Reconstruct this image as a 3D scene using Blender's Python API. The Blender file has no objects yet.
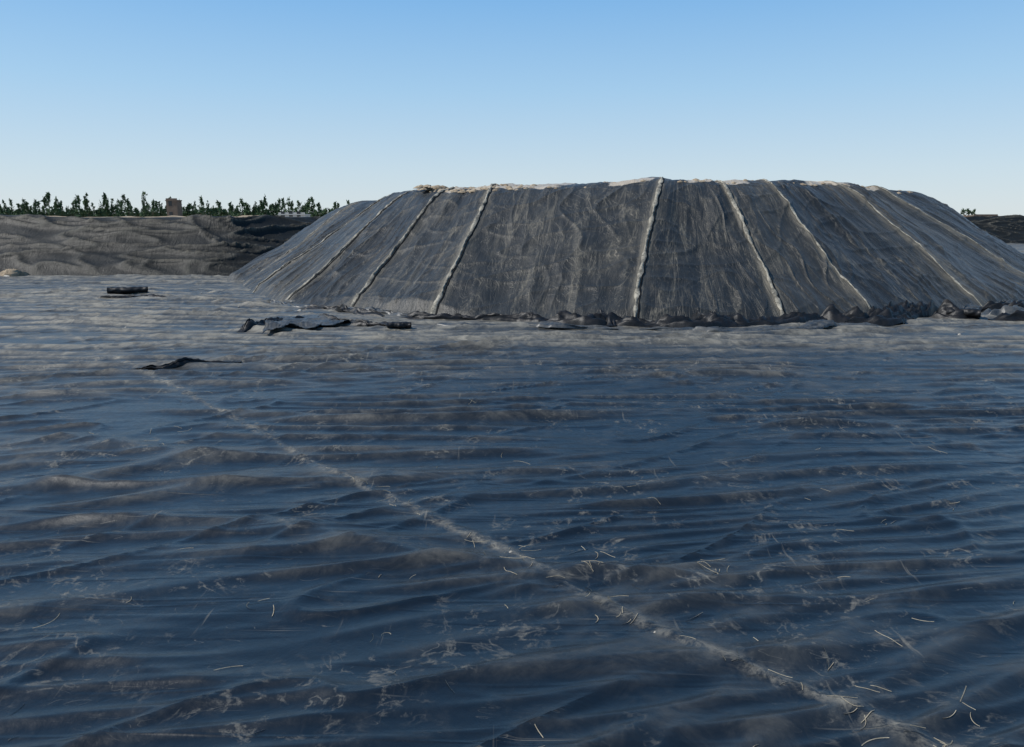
import bpy, math, random
import numpy as np
random.seed(7); rng=np.random.default_rng(7)
scene=bpy.context.scene
# ------------------------------------------------------------------ camera model
F=773.0; CH=4.0; HOR=222.0
PITCH=math.atan((373.5-HOR)/F)
def ray(px,py):
    a=px-512.0; b=373.5-py
    return np.array([a, F*math.cos(PITCH)+b*math.sin(PITCH), -F*math.sin(PITCH)+b*math.cos(PITCH)])
def gnd(px,py,z=0.0):
    r=ray(px,py); t=(z-CH)/r[2]; return np.array([r[0]*t, r[1]*t])
def atY(px,py,Y):
    r=ray(px,py); t=Y/r[1]; return np.array([r[0]*t, Y, CH+r[2]*t])
# ------------------------------------------------------------------ noise
def pn(x,y,seed=0):
    x=np.asarray(x,dtype=np.float64); y=np.asarray(y,dtype=np.float64)
    xi=np.floor(x).astype(np.int64); yi=np.floor(y).astype(np.int64)
    xf=x-xi; yf=y-yi
    u=xf*xf*xf*(xf*(xf*6-15)+10); v=yf*yf*yf*(yf*(yf*6-15)+10)
    def g(ix,iy,dx,dy):
        h=(ix*374761393+iy*668265263+seed*2147483647+1013904223)&0xFFFFFFFF
        h=((h^(h>>13))*1274126177)&0xFFFFFFFF
        h=(h^(h>>16))&0xFFFF
        a=h*(2*math.pi/65536.0)
        return np.cos(a)*dx+np.sin(a)*dy
    n00=g(xi,yi,xf,yf); n10=g(xi+1,yi,xf-1,yf); n01=g(xi,yi+1,xf,yf-1); n11=g(xi+1,yi+1,xf-1,yf-1)
    return ((n00*(1-u)+n10*u)*(1-v)+(n01*(1-u)+n11*u)*v)*1.5
def fbm(x,y,seed=0,o=4):
    s=0;a=1.0
    for i in range(o):
        s=s+a*pn(x*2**i,y*2**i,seed+i*17); a*=0.5
    return s
def ridged(n): return 1-2*np.abs(n)
def sstep(a,b,x):
    t=np.clip((x-a)/(b-a),0,1); return t*t*(3-2*t)
# ------------------------------------------------------------------ mesh helpers
def grid_mesh(name,P,closed_u=False,uv=None,attrs=None,mat=None,smooth=True):
    nv,nu=P.shape[:2]
    me=bpy.data.meshes.new(name)
    idx=np.arange(nv*nu).reshape(nv,nu)
    if closed_u:
        a=idx[:-1,:]; b=np.roll(idx,-1,1)[:-1,:]; c=np.roll(idx,-1,1)[1:,:]; d=idx[1:,:]
    else:
        a=idx[:-1,:-1]; b=idx[:-1,1:]; c=idx[1:,1:]; d=idx[1:,:-1]
    f=np.stack([a,b,c,d],-1).reshape(-1,4).astype(np.int32)
    me.vertices.add(nv*nu); me.vertices.foreach_set('co',P.reshape(-1).astype(np.float32))
    me.loops.add(f.size); me.loops.foreach_set('vertex_index',f.reshape(-1))
    me.polygons.add(len(f)); me.polygons.foreach_set('loop_start',np.arange(0,f.size,4,dtype=np.int32))
    me.update(calc_edges=True)
    if smooth: me.polygons.foreach_set('use_smooth',np.ones(len(f),dtype=bool))
    if uv is not None:
        at=me.attributes.new('surf','FLOAT_VECTOR','POINT')
        w=np.concatenate([uv.reshape(-1,2),np.zeros((nv*nu,1))],1)
        at.data.foreach_set('vector',w.reshape(-1).astype(np.float32))
    for k,v in (attrs or {}).items():
        at=me.attributes.new(k,'FLOAT','POINT'); at.data.foreach_set('value',v.reshape(-1).astype(np.float32))
    ob=bpy.data.objects.new(name,me); scene.collection.objects.link(ob)
    if mat: me.materials.append(mat)
    return ob
def poly_mesh(name,verts,faces,mat=None,smooth=False,fattr=None):
    me=bpy.data.meshes.new(name); me.from_pydata([tuple(map(float,v)) for v in verts],[],[tuple(map(int,f)) for f in faces]); me.update()
    if smooth: me.polygons.foreach_set('use_smooth',np.ones(len(me.polygons),dtype=bool))
    if fattr is not None:
        at=me.attributes.new('shade','FLOAT','FACE'); at.data.foreach_set('value',np.array(fattr,dtype=np.float32))
    ob=bpy.data.objects.new(name,me); scene.collection.objects.link(ob)
    if mat: me.materials.append(mat)
    return ob
# ------------------------------------------------------------------ node helpers
class NT:
    def __init__(s,name):
        s.m=bpy.data.materials.new(name); s.m.use_nodes=True; s.t=s.m.node_tree; s.t.nodes.clear()
        s.out=s.t.nodes.new('ShaderNodeOutputMaterial'); s.b=s.t.nodes.new('ShaderNodeBsdfPrincipled')
        s.t.links.new(s.b.outputs[0],s.out.inputs[0])
    def n(s,ty,**k):
        nd=s.t.nodes.new(ty)
        for a,b in k.items(): setattr(nd,a,b)
        return nd
    def l(s,a,b): s.t.links.new(a,b)
    def put(s,v,inp):
        if hasattr(v,'is_output'): s.l(v,inp)
        else: inp.default_value=v
    def math(s,op,a,b=0.0,c=None,clamp=False):
        nd=s.n('ShaderNodeMath',operation=op,use_clamp=clamp); s.put(a,nd.inputs[0]); s.put(b,nd.inputs[1])
        if c is not None: s.put(c,nd.inputs[2])
        return nd.outputs[0]
    def pos(s): return s.n('ShaderNodeNewGeometry').outputs['Position']
    def attr(s,name,vec=False):
        nd=s.n('ShaderNodeAttribute',attribute_name=name); return nd.outputs['Vector' if vec else 'Fac']
    def mapv(s,v,scale=(1,1,1),rot=(0,0,0),loc=(0,0,0)):
        nd=s.n('ShaderNodeMapping'); s.l(v,nd.inputs['Vector']); nd.inputs['Scale'].default_value=scale; nd.inputs['Rotation'].default_value=rot; nd.inputs['Location'].default_value=loc
        return nd.outputs[0]
    def noise(s,v,scale,detail=4,rough=0.55,dist=0.0):
        nd=s.n('ShaderNodeTexNoise'); s.l(v,nd.inputs['Vector']); nd.inputs['Scale'].default_value=scale
        nd.inputs['Detail'].default_value=detail; nd.inputs['Roughness'].default_value=rough; nd.inputs['Distortion'].default_value=dist
        return nd.outputs['Fac']
    def ramp(s,v,a,b,ya=0.0,yb=1.0):
        nd=s.n('ShaderNodeMapRange',interpolation_type='SMOOTHSTEP'); s.put(v,nd.inputs['Value'])
        for i,x in zip(('From Min','From Max','To Min','To Max'),(a,b,ya,yb)): nd.inputs[i].default_value=x
        return nd.outputs[0]
    def iso(s,v,c,w): return s.ramp(s.math('ABSOLUTE',s.math('SUBTRACT',v,c)),0.0,w,1,0)
    def mix(s,f,a,b):
        nd=s.n('ShaderNodeMix',data_type='RGBA'); s.put(f,nd.inputs['Factor'])
        for v,i in ((a,nd.inputs[6]),(b,nd.inputs[7])):
            if hasattr(v,'is_output'): s.l(v,i)
            else: i.default_value=(*v,1)
        return nd.outputs[2]
    def bump(s,h,strength=0.5,dist=0.05,normal=None):
        nd=s.n('ShaderNodeBump'); s.l(h,nd.inputs['Height']); nd.inputs['Strength'].default_value=strength; nd.inputs['Distance'].default_value=dist
        if normal: s.l(normal,nd.inputs['Normal'])
        return nd.outputs[0]
    def fin(s,col,rough,normal=None,spec=0.5):
        s.put(col if hasattr(col,'is_output') else (*col,1),s.b.inputs['Base Color']); s.put(rough,s.b.inputs['Roughness'])
        if normal: s.l(normal,s.b.inputs['Normal'])
        s.b.inputs['Specular IOR Level'].default_value=spec
        return s.m
# ---- geomembrane floor
def mat_floor():
    t=NT('geomembrane'); p=t.pos()
    seam=t.attr('seam'); crest=t.attr('crest'); far=t.attr('dust_haze')
    big=t.noise(p,0.35,3,0.6); med=t.noise(p,1.5,5,0.7,0.8); fine=t.noise(p,9,5,0.7)
    rag=t.noise(p,3.2,6,0.78,0.5)
    msk=t.ramp(t.noise(t.mapv(p,loc=(5,55,0)),0.55,3,0.55),0.45,0.60)
    film=t.math('MULTIPLY',t.ramp(med,0.45,0.75),t.ramp(fine,0.35,0.65,0.3,1))
    st=t.math('MULTIPLY',t.ramp(rag,0.55,0.66),msk)
    iso=t.noise(p,1.0,4,0.6,0.6)
    l1=t.iso(iso,0.54,0.018)
    iso_m=t.math('MULTIPLY',l1,t.math('MULTIPLY',msk,t.ramp(rag,0.43,0.57)))
    sc=t.ramp(t.noise(t.mapv(p,scale=(9,0.5,1),rot=(0,0,0.5)),1.0,3,0.6),0.66,0.72)
    sc2=t.ramp(t.noise(t.mapv(p,scale=(0.45,18,1),rot=(0,0,0.12)),1.0,3,0.6),0.65,0.72)
    hair=t.iso(t.noise(t.mapv(p,scale=(0.6,2.2,1),rot=(0,0,0.9)),1.0,2,0.5,1.5),0.5,0.004)
    scr=t.math('MULTIPLY',t.math('MAXIMUM',t.math('MAXIMUM',sc,sc2),t.math('MULTIPLY',hair,t.ramp(rag,0.48,0.55))),t.ramp(big,0.42,0.58))
    sm=t.math('MULTIPLY',seam,t.ramp(rag,0.42,0.58,0.05,1))
    dust=t.math('ADD',t.math('MULTIPLY',film,0.05),t.math('MULTIPLY',iso_m,0.28))
    dust=t.math('ADD',dust,t.math('MULTIPLY',st,0.30))
    dust=t.math('ADD',dust,t.math('MULTIPLY',scr,0.28))
    dust=t.math('ADD',dust,t.math('MULTIPLY',sm,0.42))
    dust=t.math('ADD',dust,t.math('MULTIPLY',crest,t.ramp(med,0.35,0.7,0.03,0.20)))  # paler wave crests: highlights painted into the colour along with dust
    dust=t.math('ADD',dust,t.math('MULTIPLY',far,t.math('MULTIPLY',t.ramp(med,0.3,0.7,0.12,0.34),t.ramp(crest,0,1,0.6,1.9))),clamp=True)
    base=t.mix(big,(0.003,0.006,0.010),(0.005,0.010,0.017))
    col=t.mix(dust,base,t.mix(fine,(0.21,0.195,0.16),(0.31,0.29,0.24)))
    rough=t.math('ADD',t.math('MULTIPLY',dust,0.5),t.ramp(fine,0.3,0.7,0.28,0.38),clamp=True)
    c1=t.iso(t.noise(t.mapv(p,scale=(0.22,2.2,1),rot=(0,0,-0.12)),1.0,2,0.5,0.4),0.5,0.08)
    h=t.math('ADD',t.math('MULTIPLY',fine,0.18),t.math('MULTIPLY',med,0.5)); h=t.math('ADD',h,t.math('MULTIPLY',c1,0.22))
    return t.fin(col,rough,t.bump(h,0.45,0.035),0.6)
# ---- shade netting / mound cover
def mat_cover(name='mound_cover',dark=(0.010,0.012,0.013),dustc=(0.20,0.18,0.14),amount=0.72,rough0=0.46,sheen=0.08,bs=0.5,spec=0.42):
    t=NT(name); s=t.attr('surf',True); pan=t.attr('panel'); top=t.attr('soil'); sl=t.attr('seamline')
    st=t.noise(t.mapv(s,scale=(1.3,0.16,1)),1.0,6,0.72,1.2)
    st2=t.noise(t.mapv(s,scale=(0.35,0.22,1),rot=(0,0,0.4)),1.0,6,0.7,1.0)
    st3=t.noise(t.mapv(s,scale=(6,0.45,1)),1.0,5,0.75,0.4)
    fine=t.noise(s,10,4,0.8)
    wisp=t.ramp(t.noise(t.mapv(s,scale=(2.0,0.45,1),rot=(0,0,-0.35)),1.0,6,0.75,1.8),0.52,0.68)
    cr=t.noise(t.mapv(s,scale=(1.0,0.14,1),rot=(0,0,-0.15)),1.0,3,0.55,1.0)
    line=t.iso(cr,0.5,0.02)
    cr2=t.noise(t.mapv(s,scale=(0.9,0.4,1),rot=(0,0,0.5),loc=(30,0,0)),1.0,3,0.6,1.5)
    line2=t.iso(cr2,0.5,0.012)
    d=t.math('ADD',t.math('MULTIPLY',t.ramp(st,0.50,0.72),0.46),t.math('MULTIPLY',t.ramp(st2,0.50,0.74),0.26))
    d=t.math('ADD',d,t.math('MULTIPLY',wisp,t.ramp(st2,0.4,0.6,0.10,0.55)))
    d=t.math('ADD',d,t.math('MULTIPLY',t.ramp(st3,0.5,0.75),0.12))
    d=t.math('MULTIPLY',d,t.ramp(fine,0.3,0.68,0.25,1.4))
    d=t.math('ADD',d,t.math('MULTIPLY',t.math('MAXIMUM',line,line2),t.ramp(st,0.4,0.6,0.05,0.42)))
    d=t.math('ADD',t.math('MULTIPLY',d,amount),t.math('MULTIPLY',pan,0.05))
    d=t.math('ADD',d,t.math('MULTIPLY',sl,t.ramp(st3,0.35,0.6,0.10,0.55)))
    d=t.math('ADD',d,0.01,clamp=True)
    col=t.mix(d,dark,dustc)
    soilc=t.mix(fine,(0.30,0.25,0.19),(0.50,0.44,0.35))
    sm=t.ramp(t.math('ADD',top,t.math('MULTIPLY',t.math('SUBTRACT',st2,0.5),2.2)),0.42,0.62)
    col=t.mix(sm,col,soilc)
    h=t.math('ADD',t.math('MULTIPLY',st3,0.35),t.math('MULTIPLY',fine,0.35)); h=t.math('ADD',h,t.math('MULTIPLY',st,0.9)); h=t.math('ADD',h,t.math('MULTIPLY',t.math('MAXIMUM',line,line2),0.18)); h=t.math('ADD',h,t.math('MULTIPLY',cr2,1.0))
    t.b.inputs['Sheen Weight'].default_value=sheen; t.b.inputs['Sheen Roughness'].default_value=0.4; t.b.inputs['Sheen Tint'].default_value=(0.7,0.83,1,1)
    return t.fin(col,t.ramp(d,0,1,rough0,0.85),t.bump(h,bs,0.12),spec)
def mat_simple(name,c1,c2,scale=3,rough=0.6,bs=0.4,spec=0.4,bd=0.03):
    t=NT(name); p=t.pos(); n=t.noise(p,scale,5,0.65); f=t.noise(p,scale*7,4,0.7)
    col=t.mix(t.ramp(t.math('ADD',t.math('MULTIPLY',n,0.6),t.math('MULTIPLY',f,0.4)),0.35,0.65),c1,c2)
    return t.fin(col,rough,t.bump(t.math('ADD',n,t.math('MULTIPLY',f,0.4)),bs,bd),spec)
M_floor=mat_floor(); M_cover=mat_cover()
M_bank=mat_cover('bank_cover',(0.006,0.0075,0.0075),(0.14,0.13,0.105),0.13,0.55,0.0,0.4,0.25)
M_black=mat_simple('black_liner',(0.004,0.005,0.006),(0.014,0.014,0.016),2.5,0.5,0.4,0.35)
M_greyl=mat_simple('dusty_liner',(0.02,0.03,0.042),(0.10,0.10,0.095),1.2,0.42)
M_soil=mat_simple('dry_soil',(0.22,0.17,0.12),(0.40,0.33,0.24),0.8,0.95,0.8,0.1,0.15)
M_seamd=mat_simple('seam_dust',(0.06,0.058,0.05),(0.40,0.37,0.30),1.6,0.8)
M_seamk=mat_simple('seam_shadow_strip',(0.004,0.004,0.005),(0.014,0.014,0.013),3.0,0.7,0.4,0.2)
M_pale=mat_simple('pale_scraps',(0.25,0.23,0.19),(0.5,0.47,0.42),4.0,0.8)
M_straw=mat_simple('dry_straw',(0.16,0.14,0.10),(0.36,0.32,0.24),4.0,0.85)

# ------------------------------------------------------------------ floor
def polyd(X,Y,pts):
    D=np.full(X.shape,1e9)
    for (a,b) in zip(pts[:-1],pts[1:]):
        ab=b-a; L=ab@ab
        t=np.clip(((X-a[0])*ab[0]+(Y-a[1])*ab[1])/L,0,1)
        D=np.minimum(D,np.hypot(X-a[0]-t*ab[0],Y-a[1]-t*ab[1]))
    return D
t=np.linspace(-math.asinh(112/12),math.asinh(160/12),1050); xs=12*np.sinh(t)
ys=np.concatenate([np.linspace(-14,4.3,50,endpoint=False),4.3*np.exp(np.linspace(0,math.log(160/4.3),920))])
X,Y=np.meshgrid(xs,ys)
def floor_h(X,Y):
    near=sstep(17,5,Y); farm=sstep(13,24,Y)
    w1=fbm(X*0.08,Y*0.16,3,2); w2=pn(X*0.4,Y*0.5,9)
    Yr=Y-(0.04+0.36*near)*X
    def wave(ph,p):
        f=ph-np.floor(ph); tri=1-np.abs(2*f-1); s=0.5-0.5*np.cos(2*np.pi*f); return (0.45*tri+0.55*s)**p
    ph=Yr/0.84+1.5*w1+0.10*w2; r1=wave(ph,2.6)
    ph2=(Y-(0.02+0.26*near)*X)/0.42+1.8*fbm(X*0.10+20,Y*0.22,13,2)+.07*pn(X*0.7,Y*1.1,19); r2=wave(ph2,2.3)
    ph3=(Y+0.12*X)/2.4+0.9*fbm(X*0.07+50,Y*0.14,23,2); r3=wave(ph3,8)
    ph4=(Y-(0.20+.4*near)*X)/0.66+1.6*fbm(X*0.09+80,Y*0.18,43,2); r4=wave(ph4,3)
    ph5=(Y+0.03*X)/1.5+0.9*fbm(X*0.06+70,Y*0.12,53,3); r5=wave(ph5,3)
    m1=sstep(-0.35,0.35,fbm(X*0.11,Y*0.28,55,3)); m2=sstep(-0.25,0.4,fbm(X*0.16+9,Y*0.40,66,3))
    m3=sstep(-0.1,0.4,fbm(X*0.10+3,Y*0.3,68,2)); m4=sstep(-0.1,0.45,fbm(X*0.13+13,Y*0.28,88,3))
    A=1-0.10*farm
    h=A*(0.080*r1*(0.08+0.92*m1)+0.026*r2*(0.1+0.9*m2)+0.085*r3*m3+0.050*r4*m4*(1-.7*m1))+0.045*fbm(X*0.25,Y*0.30,77,2)+0.13*farm*r5*(.4+.6*m3)
    h=h+0.004*pn(X*1.5+Y*.4,Y*4.0,71)
    n5=pn((X*0.8+Y*0.6)*0.2,(-X*0.6+Y*0.8)*0.8,91)
    h=h+0.05*np.clip(ridged(n5),0,1)**9*(1-.7*m1)
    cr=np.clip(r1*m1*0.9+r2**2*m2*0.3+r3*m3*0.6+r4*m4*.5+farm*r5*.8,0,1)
    return h,cr
H,crest=floor_h(X,Y)
px=lambda L:[gnd(a,b) for a,b in L]
main_seam=px([(40,320),(140,370),(215,408),(300,457),(400,503),(510,552),(600,602),(740,665),(850,706),(950,752),(1080,815)])
seam2=px([(600,362),(730,396),(870,424),(1024,460),(1200,505)])
folds=[px([(-160,392),(0,382),(130,372),(215,363),(400,352),(600,343),(800,334),(1024,327),(1200,320)]),
       px([(-100,322),(60,312),(180,322),(290,336),(420,341),(700,333),(1024,318)]),
       px([(-60,300),(90,292),(200,300),(330,318)]),
       px([(20,285),(150,283),(260,300)])]
D0=polyd(X,Y,main_seam)+0.05*pn(X*1.2,Y*1.2,5); D1=polyd(X,Y,seam2)
seam=0.9*np.exp(-((D0-0.03)/0.045)**2)+0.40*np.exp(-(D0/0.28)**2)*np.clip(0.4+fbm(X*.8,Y*.8,7,2),0,1.3)+0.45*np.exp(-(D1/0.07)**2)
H=H*(0.65+0.35*sstep(0,0.35,D0))+0.028*np.exp(-(D0/0.06)**2)+0.02*np.exp(-(D1/0.08)**2)
for i,fl in enumerate(folds):
    Df=polyd(X,Y,fl)+0.35*pn(X*0.2,Y*0.2,80+i); w=0.10 if i==0 else 0.14
    H=H+(0.10 if i==0 else 0.09)*np.exp(-(Df/w)**2); seam=seam+0.3*np.exp(-((Df-0.12)/0.12)**2)
dust_haze=np.clip(sstep(17,30,Y+0.10*X+2.5*pn(X*.2,Y*.2,4))*0.95+0.40*sstep(3,-14,X)*sstep(9,18,Y)+0.0,0,1)  # greys the far and left floor: dust plus haze put into the colour
P=np.stack([X,Y,H],-1)
floor=grid_mesh('geomembrane_pit_floor',P,attrs={'seam':np.clip(seam,0,1),'crest':crest,'dust_haze':dust_haze},mat=M_floor)
def hb(x,y): # bilinear floor height
    j=min(max(int(np.searchsorted(ys,y))-1,0),len(ys)-2); i=min(max(int(np.searchsorted(xs,x))-1,0),len(xs)-2)
    fx=(x-xs[i])/(xs[i+1]-xs[i]); fy=(y-ys[j])/(ys[j+1]-ys[j])
    return float((H[j,i]*(1-fx)+H[j,i+1]*fx)*(1-fy)+(H[j+1,i]*(1-fx)+H[j+1,i+1]*fx)*fy)

# ------------------------------------------------------------------ mound
prs=[((243,277),(345,211,66)),((241,284),(358,204,60)),((250,293),(388,198,54)),((282,302),(414,193,49)),((350,309),(450,190,45)),((435,317),(490,188,43)),
 ((540,321),(565,186,41.5)),((637,323),(662,183,40.5)),((787,321),(716,182,40.5)),((872,317),(764,181,41.5)),((962,311),(815,183,43)),((1050,303),(862,187,45.5)),((1098,292),(908,194,49))]
Bc=[];Tc=[]
for b,tp in prs:
    g=gnd(*b); Bc.append([g[0],g[1],0]); Tc.append(atY(*tp))
for b,tp in [((41,66,0),(29,62,5.4)),((36,80,0),(25,73,5.5)),((12,86,0),(8,79,5.5)),((-12,84,0),(-8,78,5.1))]:
    Bc.append(list(b)); Tc.append(np.array(tp,float))
Bc=np.array(Bc); Tc=np.array(Tc); NC=len(Bc); K=90
def crs(C):
    out=[]
    for i in range(NC):
        p0,p1,p2,p3=C[i-1],C[i],C[(i+1)%NC],C[(i+2)%NC]
        for k in range(K):
            s=k/K
            out.append(0.5*((2*p1)+(-p0+p2)*s+(2*p0-5*p1+4*p2-p3)*s*s+(-p0+3*p1-3*p2+p3)*s**3))
    return np.array(out)
B=crs(Bc);T=crs(Tc)
um=np.concatenate([[0],np.cumsum(np.linalg.norm(np.diff(B[:,:2],axis=0),axis=1))]); NU=len(B)
C=np.array([8,62,6.2])
fr=np.arange(NU)/K
T[:,2]+=0.10*fbm(fr*1.1,fr*0+.5,46,3)
s1=np.linspace(0,1,130)[:,None]; s2=np.linspace(0,1,36)[1:,None]**1.3
rimn=0.03*fbm(fr*2.2,fr*0+.5,44,3)
sandy=np.clip(sstep(2.6,3.6,fr)*sstep(12.5,11,fr)*(0.62+0.9*np.clip(pn(fr*2.1,fr*0+.5,45),-1,1)+0.35*np.exp(-((fr-4.6)/.9)**2)),0,1.2)
def slope():
    rows=[];vv=[];so=[]
    for s in s1[:,0]:
        p=B*(1-s)+T*s; Hh=T[:,2]; a=Hh*s*1.06; k=2.6
        z=-np.log(np.exp(-k*a)+np.exp(-k*Hh))/k+0.2*s
        p=p.copy(); p[:,2]=np.where(s>0,z,0)-0.08*math.sin(math.pi*s); rows.append(p); vv.append(np.full(NU,s*11)); so.append(sstep(0.925,0.965,s+rimn)*sandy)
    last=rows[-1]
    for s in s2[:,0]:
        p=last*(1-s)+C*s; p[:,2]+=0.25*math.sin(math.pi*min(1,s*1.5))*0.6; rows.append(p); vv.append(np.full(NU,11+s*14)); so.append(sandy*1.0)
    return np.array(rows),np.array(vv),np.array(so)
MP,MV,MS=slope(); MU=np.tile(um,(len(MP),1))
out=np.stack([B[:,0]-T[:,0],B[:,1]-T[:,1]],-1); out/=np.linalg.norm(out,axis=1)[:,None]
N=np.stack([out[:,0]*0.55,out[:,1]*0.55,np.full(NU,0.8)],-1)
fall=sstep(0,0.8,MV)
seams=[(1.2,0),(2.1,1),(3,1),(3.98,2),(5,2),(7,2),(8,2),(9.0,1),(10.3,0),(11.2,0)]
def curve(u,r):
    return 0.045*np.sin(r*0.024+u*2.3)+0.018*pn(r*0.035,u*3.1+.5,61)
ROW=np.tile(np.arange(len(MP))[:,None],(1,NU)).astype(float); FR=np.tile(fr,(len(MP),1))
SD=np.min([np.abs(FR-u-curve(u,ROW)) for u,_ in seams],axis=0)
sag=np.clip(SD/0.5,0,1)**0.6
q=MU*0.40+0.6*pn(MU*.3,MV*.25,2)
mf=sstep(-.2,.4,fbm(MU*.12,MV*.15,19,2))
disp=0.10*np.clip(ridged(pn(q,MV*0.05,11)),-.3,1)+0.03*ridged(pn(MU*1.1+MV*0.1,MV*0.10,12))+0.20*fbm(MU*0.12,MV*0.13,13,3)+0.05*fbm(MU*0.5,MV*0.4,24,3)
disp+=0.09*np.clip(ridged(pn(MU*0.8+0.8*pn(MU*.2,MV*.3,5),MV*0.13+MU*.05,26)),0,1)**6*mf+0.06*np.clip(ridged(pn(MU*0.16+MV*.1,MV*0.6-MU*.08,27)),0,1)**8*(1-mf)+0.05*np.clip(ridged(pn(MU*0.3-MV*.25,MV*0.3+MU*.1,28)),0,1)**8
disp+=-0.20*sag*np.sin(np.pi*np.clip(MV/11,0,1))+0.05*np.exp(-(SD/0.035)**2)
topm=sstep(10.3,11.5,MV)
disp=disp*(1-topm*0.3)+topm*0.14*fbm(MP[:,:,0]*0.5,MP[:,:,1]*0.5,18,4)-0.04
MP=MP+N[None]*(disp*fall)[:,:,None]
MP[:,:,2]-=0.05*(1-fall)
panel=np.tile((pn(np.floor(fr)*1.37+.5,np.floor(fr)*.71+.3,8)),(len(MP),1))
mound=grid_mesh('covered_stockpile_mound',MP,True,uv=np.stack([MU,MV],-1),attrs={'panel':panel*2,'soil':MS,'seamline':np.exp(-(SD/0.06)**2)},mat=M_cover)
def Mpt(u,v,off=0.03):
    iu=u*K; i0=int(math.floor(iu))%NU; i1=(i0+1)%NU; fu=iu-math.floor(iu); v=min(max(v,0),len(MP)-1.001); j0=int(v); fv=v-j0
    p=(MP[j0,i0]*(1-fu)+MP[j0,i1]*fu)*(1-fv)+(MP[j0+1,i0]*(1-fu)+MP[j0+1,i1]*fu)*fv
    return p+N[i0]*off
def mound_seam(u,w,mat,name,shift=0,seed=0,lift=0.05,v1=131):
    rows=np.linspace(0,v1,170); V=[]
    for j,v in enumerate(rows):
        uu=u+float(curve(u,v))+shift
        c=Mpt(uu,v,0.012); d=Mpt(uu+0.02,v,0.0)-Mpt(uu-0.02,v,0.0); d/=np.linalg.norm(d)
        ww=w*(0.45+1.1*abs(float(pn(v*0.15,seed+9.5,3))))
        n=N[int(uu*K)%NU]
        V.append([c-d*ww, c-d*ww*.45+n*lift*(1+float(pn(v*.3,1.5,seed))), c+d*ww*.45+n*lift*(1+float(pn(v*.3,4.5,seed))), c+d*ww])
    ob=grid_mesh(name,np.array(V),mat=mat); ob.parent=mound; return ob
k=0
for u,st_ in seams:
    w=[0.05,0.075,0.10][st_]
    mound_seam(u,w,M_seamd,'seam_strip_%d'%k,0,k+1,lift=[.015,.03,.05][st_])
    if st_: mound_seam(u,w*0.6,M_seamk,'seam_shade_%d'%k,0.024,k+1,lift=[0,.01,.02][st_])  # dark ribbon beside the strip, painted in as the seam's shadow
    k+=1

# ------------------------------------------------------------------ pit banks
poly=[np.array(p,float) for p in [(-102,57.5),(-21.5,58.5),(86,146),(150,149),(150,-12),(-102,-12)]]
pp=[]
for i in range(len(poly)):
    a,b=poly[i],poly[(i+1)%len(poly)]; n=max(2,int(np.linalg.norm(b-a)/6))
    for k2 in range(n): pp.append(a+(b-a)*k2/n)
for _ in range(3):
    q=[]
    for i in range(len(pp)):
        a,b=pp[i],pp[(i+1)%len(pp)]; q+= [a*.75+b*.25,a*.25+b*.75]
    pp=q
pp=np.array(pp); seg=np.linalg.norm(np.roll(pp,-1,0)-pp,axis=1); cum=np.concatenate([[0],np.cumsum(seg)]); Lt=cum[-1]
ss=np.arange(0,Lt,0.28); cl=np.vstack([pp,pp[:1]])
PX=np.interp(ss,cum,cl[:,0]); PY=np.interp(ss,cum,cl[:,1])
tx=np.roll(PX,-14)-np.roll(PX,14); ty=np.roll(PY,-14)-np.roll(PY,14); ln=np.hypot(tx,ty); nx=-ty/ln; ny=tx/ln
NP=len(ss)
prof=[(d,(d/7.5)) for d in np.linspace(-0.6,7.5,70)]
crestz=4.32+0.0078*np.clip(PY-60,0,200)+0.10*fbm(ss*0.06,ss*0+.5,29,3)
rows=[];V2=[]
for d,f in prof:
    z=crestz*max(f,-0.05); rows.append(np.stack([PX+nx*d,PY+ny*d,z],-1)); V2.append(np.full(NP,d*1.15))
rows.append(np.stack([PX+nx*7.9,PY+ny*7.9,crestz+0.03],-1)); V2.append(np.full(NP,9.2))
rows.append(np.stack([PX+nx*8.5,PY+ny*8.5,crestz-0.06],-1)); V2.append(np.full(NP,9.8))
BP=np.array(rows); BV=np.array(V2); BU=np.tile(ss,(len(BP),1))
def rl(a,b,s,p): return np.clip(ridged(pn(a,b,s)),0,1)**p
long_r=rl(BU*0.07-BV*.10,BV*0.42+BU*.03,34,7)
long2=rl(BU*0.11+BV*.12,BV*0.55-BU*.02,38,9)
diag_r=rl(BU*0.16+BV*.28,BV*0.12,36,9)
bd=0.20*fbm(BU*0.10,BV*0.2,31,2)+0.10*np.clip(ridged(pn(BU*0.20+BV*.25,BV*0.25,32)),-.2,1)+0.30*long_r+0.22*long2+0.22*diag_r+0.02*pn(BU*1.0,BV*1.0,35)
bf=sstep(0.0,1.5,BV)*sstep(9.6,8.2,BV); BP[:,:,2]+=bd*bf*0.9; BP[:,:,0]-=nx*bd*bf*.4; BP[:,:,1]-=ny*bd*bf*.4
bank=grid_mesh('lined_pit_bank',BP,True,uv=np.stack([BU,BV*1.6],-1),attrs={'panel':0*BU,'soil':BV*0,'seamline':np.clip(long_r**3*1.6+long2**3*1.2+diag_r**3*1.4,0,1.6)},mat=M_bank)
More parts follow.
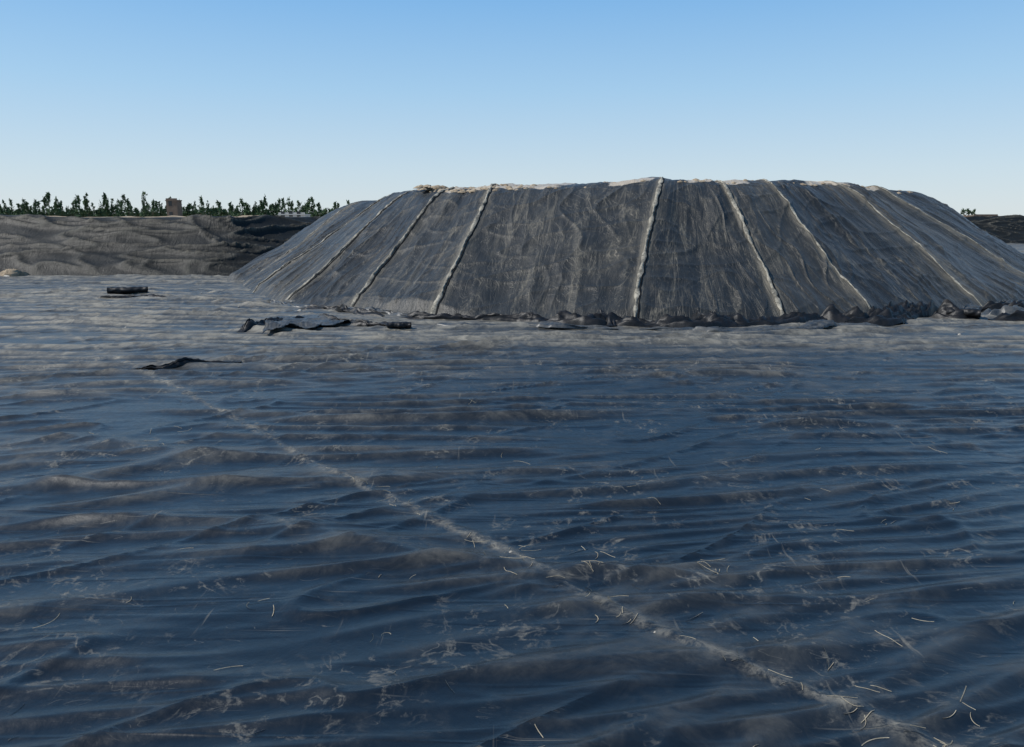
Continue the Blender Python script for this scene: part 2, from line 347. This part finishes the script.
# ------------------------------------------------------------------ surrounding ground sheet with pit
def sdist(X,Y):
    pl=[p for p in poly]+[poly[0]]; D=polyd(X,Y,pl); ins=np.zeros(X.shape,bool)
    for a,b in zip(pl[:-1],pl[1:]):
        c=((a[1]>Y)!=(b[1]>Y))
        with np.errstate(divide='ignore',invalid='ignore'):
            xi=(b[0]-a[0])*(Y-a[1])/(b[1]-a[1])+a[0]
        ins^=(c&(X<xi))
    return np.where(ins,-D,D)
gx=20+60*np.sinh(np.linspace(-4.6,4.6,420)); gy=70+60*np.sinh(np.linspace(-4.6,4.6,420))
GX,GY=np.meshgrid(gx,gy); sd=sdist(GX,GY)
gz=np.clip(4.3*sd/7.5-1.0,-0.7,3.95)+sstep(8,14,sd)*0.12*fbm(GX*.08,GY*.08,61,3)
ground=grid_mesh('ground',np.stack([GX,GY,gz],-1),mat=M_soil)
cr=[]
hp=0.06+0.30*np.clip(fbm(ss*0.09,ss*0+.5,71,3),0,1)+0.9*np.clip(pn(ss*0.16,ss*0+3.5,72)-0.25,0,1)
for d,f in [(7.95,-.12),(8.3,.0),(8.8,.5),(9.5,1.0),(10.4,.9),(11.5,.3),(13,-.2),(15,-.9)]:
    z=crestz+f*hp+ (0.08*fbm(ss*0.9,ss*0+d,73,3))-(0.0 if d<11 else (d-11)*.15)
    cr.append(np.stack([PX+nx*d,PY+ny*d,z],-1))
grid_mesh('soil_berm',np.array(cr),True,mat=M_soil)

# ------------------------------------------------------------------ loose sheets, folds, rolls
def hfloor(x,y):
    j=np.searchsorted(ys,y); i=np.searchsorted(xs,x); return float(H[min(j,len(ys)-1),min(i,len(xs)-1)])
def crumple(name,line,wid,amp,seed,mat,base=0.03,step=0.06,parent=None,bunch=1.0):
    L=np.array(line); sg=np.linalg.norm(np.diff(L,axis=0),axis=1); c=np.concatenate([[0],np.cumsum(sg)])
    q=np.arange(0,c[-1],step); x=np.interp(q,c,L[:,0]); y=np.interp(q,c,L[:,1])
    y=y+0.25*pn(q*0.35,q*0+.5,seed+5)
    tx=np.gradient(x); ty=np.gradient(y); l=np.hypot(tx,ty); ax,ay=-ty/l,tx/l
    R=[]
    taper=sstep(0,0.7,q)*sstep(0,0.7,c[-1]-q)
    W=wid*(0.45+0.55*taper)*(1+0.6*pn(q*0.6,q*0+.5,seed))
    fz=np.array([hfloor(a,b) for a,b in zip(x,y)])
    for v in np.linspace(-1,1,21):
        o=v*W/2+0.16*pn(q*0.9,q*0+v*1.5,seed+1)
        hump=(1-v*v)**0.6
        cre=0.22+0.78*np.clip(0.45+1.2*fbm(q*0.8,q*0+v*1.6,seed+2,4),0,1.8)*bunch
        z=fz+base+amp*taper*hump*cre-0.08*(abs(v)>0.99)
        R.append(np.stack([x+ax*o,y+ay*o,z],-1))
    ob=grid_mesh(name,np.array(R),mat=mat)
    if parent: ob.parent=parent
    return ob
g2=lambda L:[gnd(a,b) for a,b in L]
apron=bpy.data.objects.new('bunched_liner_edge',None); scene.collection.objects.link(apron)
for i,(L,w,a,m) in enumerate([
  ([(545,323),(600,326),(640,327),(690,328),(750,326)],1.0,0.40,M_black),
  ([(400,318),(450,320),(520,322),(560,323)],0.6,0.24,M_black),
  ([(690,324),(740,326),(790,325),(830,322)],0.8,0.34,M_black),
  ([(812,322),(860,323),(900,319),(935,313)],1.2,0.52,M_black),
  ([(928,318),(958,320),(980,319)],1.1,0.54,M_black),
  ([(975,318),(1010,319),(1060,316),(1120,309)],1.3,0.34,M_greyl),
  ([(975,312),(1030,313),(1090,306)],1.1,0.55,M_black),
  ([(990,322),(1030,323),(1080,320)],0.8,0.34,M_black),
  ([(960,311),(1020,306),(1090,299)],0.7,0.2,M_greyl),
  ([(640,331),(720,333),(800,330),(880,326)],0.8,0.10,M_greyl),
  ([(440,325),(500,328),(560,330),(620,331)],0.7,0.08,M_greyl),
  ([(840,326),(880,325),(915,321)],0.8,0.28,M_black),
  ([(300,309),(340,312),(385,317)],0.5,0.2,M_black),
  ([(590,320),(612,328)],0.9,0.46,M_black),([(690,321),(720,329)],0.8,0.36,M_black),([(268,303),(310,308),(360,311),(410,317)],0.5,0.10,M_greyl)]):
    crumple('fold_%d'%i,g2(L),w,a,100+i*7,m,parent=apron)
crumple('liner_flap',g2([(132,370),(165,369),(205,366),(240,363)]),0.20,0.085,201,M_black)
def sheet(name,corn,mat,amp,seed,nu=70,nv=30,base=0.07):
    c=[gnd(*p) for p in corn]; U,V=np.meshgrid(np.linspace(0,1,nu),np.linspace(0,1,nv))
    x=(c[0][0]*(1-U)+c[1][0]*U)*(1-V)+(c[3][0]*(1-U)+c[2][0]*U)*V
    y=(c[0][1]*(1-U)+c[1][1]*U)*(1-V)+(c[3][1]*(1-U)+c[2][1]*U)*V
    x=x+.12*pn(V*6,U*3,seed+5); y=y+.35*pn(U*6,V*2,seed+6)
    z=base+amp*np.clip(ridged(pn(x*0.5,y*1.0,seed))*.6+.4+.5*fbm(x,y,seed+1,3),0,2)
    jj=np.clip(np.searchsorted(ys,y),0,len(ys)-1); ii=np.clip(np.searchsorted(xs,x),0,len(xs)-1); z=z+H[jj,ii]
    ob=grid_mesh(name,np.stack([x,y,z],-1),mat=mat); md=ob.modifiers.new('s','SOLIDIFY'); md.thickness=0.015; return ob
sheet('loose_liner_sheet',[(262,338),(350,326),(318,319),(275,322)],M_greyl,0.12,301)
crumple('loose_liner_fold',g2([(240,334),(262,329),(290,324),(312,321)]),0.6,0.26,305,M_black)
crumple('loose_liner_fold',g2([(312,321),(350,325),(392,330)]),0.4,0.20,307,M_black)
def roll(name,pa,pb,r,mat,turns=4,seed=0):
    a=gnd(*pa); b=gnd(*pb); d=b-a; L=np.linalg.norm(d); d/=L; n=np.array([-d[1],d[0]]); nt=turns*28
    th=np.linspace(0,turns*2*math.pi,nt); rr=r*(0.25+0.75*th/th[-1])
    tail=8; R=[]
    zb=hfloor(*( (a+b)/2))+0.02
    for q in np.linspace(0,1,40):
        c=a+d*L*q; off=0.07*float(pn(q*3,.5,seed+3)); ring=[]
        for i in range(nt):
            k=1+0.16*float(pn(q*7,math.cos(th[i])*1.5+.5,seed))+0.12*float(pn(q*3,.5,seed+8))
            ring.append((c[0]+n[0]*(rr[i]*k*1.1*math.sin(th[i])+off),c[1]+n[1]*(rr[i]*k*1.1*math.sin(th[i])+off),zb+r*.85-rr[i]*k*math.cos(th[i])*0.8))
        for s in range(1,tail):
            o=s*0.07*(1+.5*float(pn(q*4,.5,seed+11))); ring.append((c[0]+n[0]*(off+o),c[1]+n[1]*(off+o),zb+0.02+0.02*math.sin(s*2+q*9)))
        R.append(ring)
    return grid_mesh(name,np.array(R),mat=mat)
roll('liner_roll',(108,296),(148,295),0.25,M_black,seed=3)
roll('liner_roll',(388,331),(411,331),0.15,M_black,seed=4)
roll('liner_roll',(946,319),(980,321),0.22,M_black,seed=5)
crumple('loose_liner_fold',g2([(92,299),(115,299),(150,298),(170,299)]),0.5,0.12,311,M_black)
crumple('loose_liner_fold',g2([(0,276),(14,277),(30,276)]),0.8,0.4,313,M_soil)
V=[];Fc=[]
def rock(cx,cy,cz,r,sd):
    rs=np.random.default_rng(sd); b=len(V)
    ring=8
    V.append((cx,cy,cz+r*.7))
    for lv,(rr,zz) in enumerate([(0.65,.5),(1.0,.05)]):
        for i in range(ring):
            a=2*math.pi*i/ring; q=r*rr*(0.7+0.6*rs.random()); V.append((cx+q*math.cos(a)*1.4,cy+q*math.sin(a),cz+r*zz*(.7+.6*rs.random())-.02))
    for i in range(ring):
        j=(i+1)%ring; Fc.append((b,b+1+i,b+1+j)); Fc.append((b+1+i,b+1+ring+i,b+1+ring+j,b+1+j))
spots=[((511,554),.03),((543,319),.14),((585,318),.15),((560,318),.10),((556,325),.06),((345,302),.13),((356,297),.1),((8,277),.25),((20,276),.2),((300,312),.08),((868,318),.1),((970,307),.12),((655,633),.014)]
for _ in range(70):
    spots.append(((random.uniform(0,1024),random.uniform(283,335)),random.uniform(.015,.05)))
for i,((a,b),r) in enumerate(spots):
    g=gnd(a,b)
    rock(g[0],g[1],hfloor(*g),r,i)
poly_mesh('scattered_debris',V,Fc,M_pale,True)
# straw and fibre strands lying on the liner
SV=[];SF=[]; rs=random.Random(11)
def strand(x,y,L,a,w):
    n=9; bend=rs.gauss(0,1.1); b0=len(SV)
    for k5 in range(n):
        aa=a+bend*(k5/n-.5)
        if k5: x+=L/n*math.cos(aa); y+=L/n*math.sin(aa)
        z=hb(x,y)+0.006
        nx_,ny_=-math.sin(aa)*w,math.cos(aa)*w
        SV.append((x-nx_,y-ny_,z)); SV.append((x+nx_,y+ny_,z+.003))
    for k5 in range(n-1):
        b=b0+2*k5; SF.append((b,b+1,b+3,b+2))
for c5 in range(120):
    yy=4.8+14*rs.random()**1.5; xx=rs.uniform(-0.8,0.8)*(yy+3)
    for _ in range(rs.choice([1,1,2,4])):
        strand(xx+rs.gauss(0,.15),yy+rs.gauss(0,.15),rs.uniform(.08,.40),rs.uniform(0,6.28),rs.uniform(.0015,.0035))
for seg_i in range(len(main_seam)-2): # caught along the weld
    a,b=main_seam[seg_i+1],main_seam[seg_i+2]
    for _ in range(10):
        f=rs.random(); strand(a[0]+(b[0]-a[0])*f+rs.gauss(0,.07),a[1]+(b[1]-a[1])*f+rs.gauss(0,.07),rs.uniform(.06,.3),rs.uniform(0,6.28),rs.uniform(.0015,.0035))
poly_mesh('straw_strands',SV,SF,M_straw)
V=[];Fc=[]
for i in range(260):
    u=random.choice([random.uniform(3.2,5.6),random.uniform(3,12)]); p=Mpt(u,random.uniform(121,136),0.0); rock(p[0],p[1],p[2]-.02,random.uniform(.04,.15),900+i)
p=Mpt(3.6,129,0)
for i in range(34): rock(p[0]+random.gauss(0,.35),p[1]+random.gauss(0,.5),p[2]+random.uniform(-.05,.14),random.uniform(.1,.26),1400+i)
ob=poly_mesh('soil_lumps',V,Fc,M_soil,True); ob.parent=mound

# ------------------------------------------------------------------ distant trees
t_=NT('foliage'); sh=t_.attr('shade')
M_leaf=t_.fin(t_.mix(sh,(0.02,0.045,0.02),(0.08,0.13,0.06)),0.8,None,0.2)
M_trunk=mat_simple('bark',(0.06,0.045,0.03),(0.12,0.09,0.06),3,0.9)
V=[];Fc=[];S=[];TV=[];TF=[]
def tree(x,y,z,h,w,kind,n=240):
    b=len(TV)
    for k3 in range(6):
        a=k3*math.pi/3
        TV.append((x+.13*math.cos(a),y+.13*math.sin(a),z-.5))
    TV.append((x,y,z+h*.85))
    for k3 in range(6): TF.append((b+k3,b+(k3+1)%6,b+6))
    for li in range(6):
        a=random.uniform(0,6.28); zz=z+h*random.uniform(.25,.7); L=w*.7; b=len(TV)
        TV.extend([(x,y,zz-.05),(x,y,zz+.05),(x+L*math.cos(a),y+L*math.sin(a),zz+L*.7)]); TF.append((b,b+1,b+2))
    cl=[(random.random()**1.0,random.uniform(0,6.28),random.random()) for _ in range(26)]
    for _ in range(n):
        c=random.choice(cl); f=min(1,max(0,c[0]+random.gauss(0,.05)))
        prof=(1-f)**(.8 if kind==0 else .4)*(min(1,f*6+.5))*w*(1+.25*math.sin(f*17+x))
        r=prof*math.sqrt(c[2])+random.gauss(0,.08); a=c[1]+random.gauss(0,.5)
        cx,cy,cz=x+r*math.cos(a),y+r*math.sin(a),z+h*(.06+.94*f)
        s=random.uniform(.10,.24); b=len(V)
        for q in range(3): V.append((cx+random.gauss(0,s),cy+random.gauss(0,s),cz+random.gauss(0,s*1.3)))
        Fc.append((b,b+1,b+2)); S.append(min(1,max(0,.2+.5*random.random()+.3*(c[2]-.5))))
x=-8
while x<352:
    Yd=random.uniform(165,215); r=ray(x,HOR); xx=r[0]/r[1]*Yd
    h=random.choice([2.8,3.2,3.8,4.4,5.0,5.8])*random.uniform(.85,1.1)
    tree(xx,Yd,4.0,h,random.uniform(.5,1.0)*(.7+h*.09),0 if random.random()<.8 else 1); x+=random.uniform(1.4,4.0)
for x in (945,951,956,962,967,973):
    Yd=240; r=ray(x,HOR); tree(r[0]/r[1]*Yd,Yd,4.2,random.uniform(2.2,4),1.2,1)
x=-10
while x<350:
    Yd=random.uniform(160,210); r=ray(x,HOR); tree(r[0]/r[1]*Yd,Yd,3.8,random.uniform(2.0,3.2),random.uniform(.9,1.5),1,120); x+=random.uniform(1.5,4)
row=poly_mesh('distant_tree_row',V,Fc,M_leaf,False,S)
tr=poly_mesh('trunks',TV,TF,M_trunk); tr.parent=row

# ------------------------------------------------------------------ small distant buildings
M_wall=mat_simple('old_wall',(0.14,0.10,0.075),(0.20,0.155,0.12),1,0.9); M_white=mat_simple('white_wall',(0.5,0.48,0.44),(0.62,0.6,0.56),1,0.9); M_win=mat_simple('window_glass',(0.02,0.025,0.03),(0.04,0.045,0.05),1,0.2)
def box(name,x0,x1,y0,y1,z0,z1,mat,par):
    v=[(x0,y0,z0),(x1,y0,z0),(x1,y1,z0),(x0,y1,z0),(x0,y0,z1),(x1,y0,z1),(x1,y1,z1),(x0,y1,z1)]
    ob=poly_mesh(name,v,[(0,3,2,1),(4,5,6,7),(0,1,5,4),(1,2,6,5),(2,3,7,6),(3,0,4,7)],mat); ob.parent=par; return ob
def house(name,pxx,Yd,w,dp,h,mat,floors=1):
    e=bpy.data.objects.new(name,None); scene.collection.objects.link(e)
    r=ray(pxx,HOR); x=r[0]/r[1]*Yd; z=3.8
    box('walls',x-w/2,x+w/2,Yd,Yd+dp,z,z+h,mat,e); box('roof_slab',x-w/2-.1,x+w/2+.1,Yd-.1,Yd+dp+.1,z+h,z+h+.2,mat,e)
    box('parapet',x-w/2,x+w/2,Yd,Yd+.2,z+h+.2,z+h+.5,mat,e)
    for fl in range(floors):
        for k4 in range(max(1,int(w/1.6))):
            wx=x-w/2+.5+k4*1.5; box('window_%d_%d'%(fl,k4),wx,wx+.7,Yd-.03,Yd-.005,z+1.2+fl*2.2,z+2.2+fl*2.2,M_win,e)
house('brick_tower',173,160,2.2,2.3,4.4,M_wall,2)
house('concrete_shed',292,150,5,4,1.5,M_white,1)
house('concrete_shed',985,230,7,5,1.9,M_wall,1)

# ------------------------------------------------------------------ light, sky, camera
EL=46; AZ_dir=np.array([-0.99,-0.10]); AZ_dir/=np.linalg.norm(AZ_dir)   # towards the sun
az=math.atan2(AZ_dir[0],AZ_dir[1])
w=bpy.data.worlds.new('World'); scene.world=w; w.use_nodes=True; nt=w.node_tree
bg=nt.nodes['Background']; sky=nt.nodes.new('ShaderNodeTexSky'); sky.sky_type='NISHITA'; sky.sun_disc=False
sky.sun_elevation=math.radians(EL); sky.sun_rotation=az; sky.altitude=0; sky.air_density=1.0; sky.dust_density=0.3; sky.ozone_density=2.0
tc=nt.nodes.new('ShaderNodeTexCoord'); sx=nt.nodes.new('ShaderNodeSeparateXYZ'); nt.links.new(tc.outputs['Generated'],sx.inputs[0])
cr_=nt.nodes.new('ShaderNodeValToRGB'); nt.links.new(sx.outputs['Z'],cr_.inputs[0])
E=cr_.color_ramp.elements; ST=0.12
stops=[(0.0,(.66,.74,.79)),(0.06,(.57,.71,.82)),(0.155,(.38,.62,.86)),(0.26,(.21,.48,.84)),(0.6,(.07,.21,.45)),(1.0,(.045,.13,.29))]
while len(E)<len(stops): E.new(0.5)
for e,(p_,c_) in zip(E,stops): e.position=p_; e.color=(*c_,1)
sc_=nt.nodes.new('ShaderNodeVectorMath'); sc_.operation='SCALE'; nt.links.new(cr_.outputs[0],sc_.inputs[0]); sc_.inputs['Scale'].default_value=1/ST
mx=nt.nodes.new('ShaderNodeMix'); mx.data_type='RGBA'; mx.inputs['Factor'].default_value=0.85
nt.links.new(sky.outputs[0],mx.inputs[6]); nt.links.new(sc_.outputs[0],mx.inputs[7])
nt.links.new(mx.outputs[2],bg.inputs[0]); bg.inputs[1].default_value=ST
sl=bpy.data.lights.new('sun','SUN'); sl.energy=4.6; sl.angle=math.radians(0.5); sl.color=(1,0.96,0.90)
so=bpy.data.objects.new('sun',sl); scene.collection.objects.link(so)
from mathutils import Vector
dv=Vector((AZ_dir[0]*math.cos(math.radians(EL)),AZ_dir[1]*math.cos(math.radians(EL)),math.sin(math.radians(EL))))
so.rotation_euler=dv.to_track_quat('Z','Y').to_euler()
cd=bpy.data.cameras.new('camera'); co=bpy.data.objects.new('camera',cd); scene.collection.objects.link(co)
cd.sensor_width=36; cd.lens=36*F/1024; cd.clip_end=20000; co.location=(0,0,CH); co.rotation_euler=(math.pi/2-PITCH,0,0)
scene.camera=co
scene.view_settings.view_transform='Standard'; scene.view_settings.look='None'; scene.view_settings.exposure=0
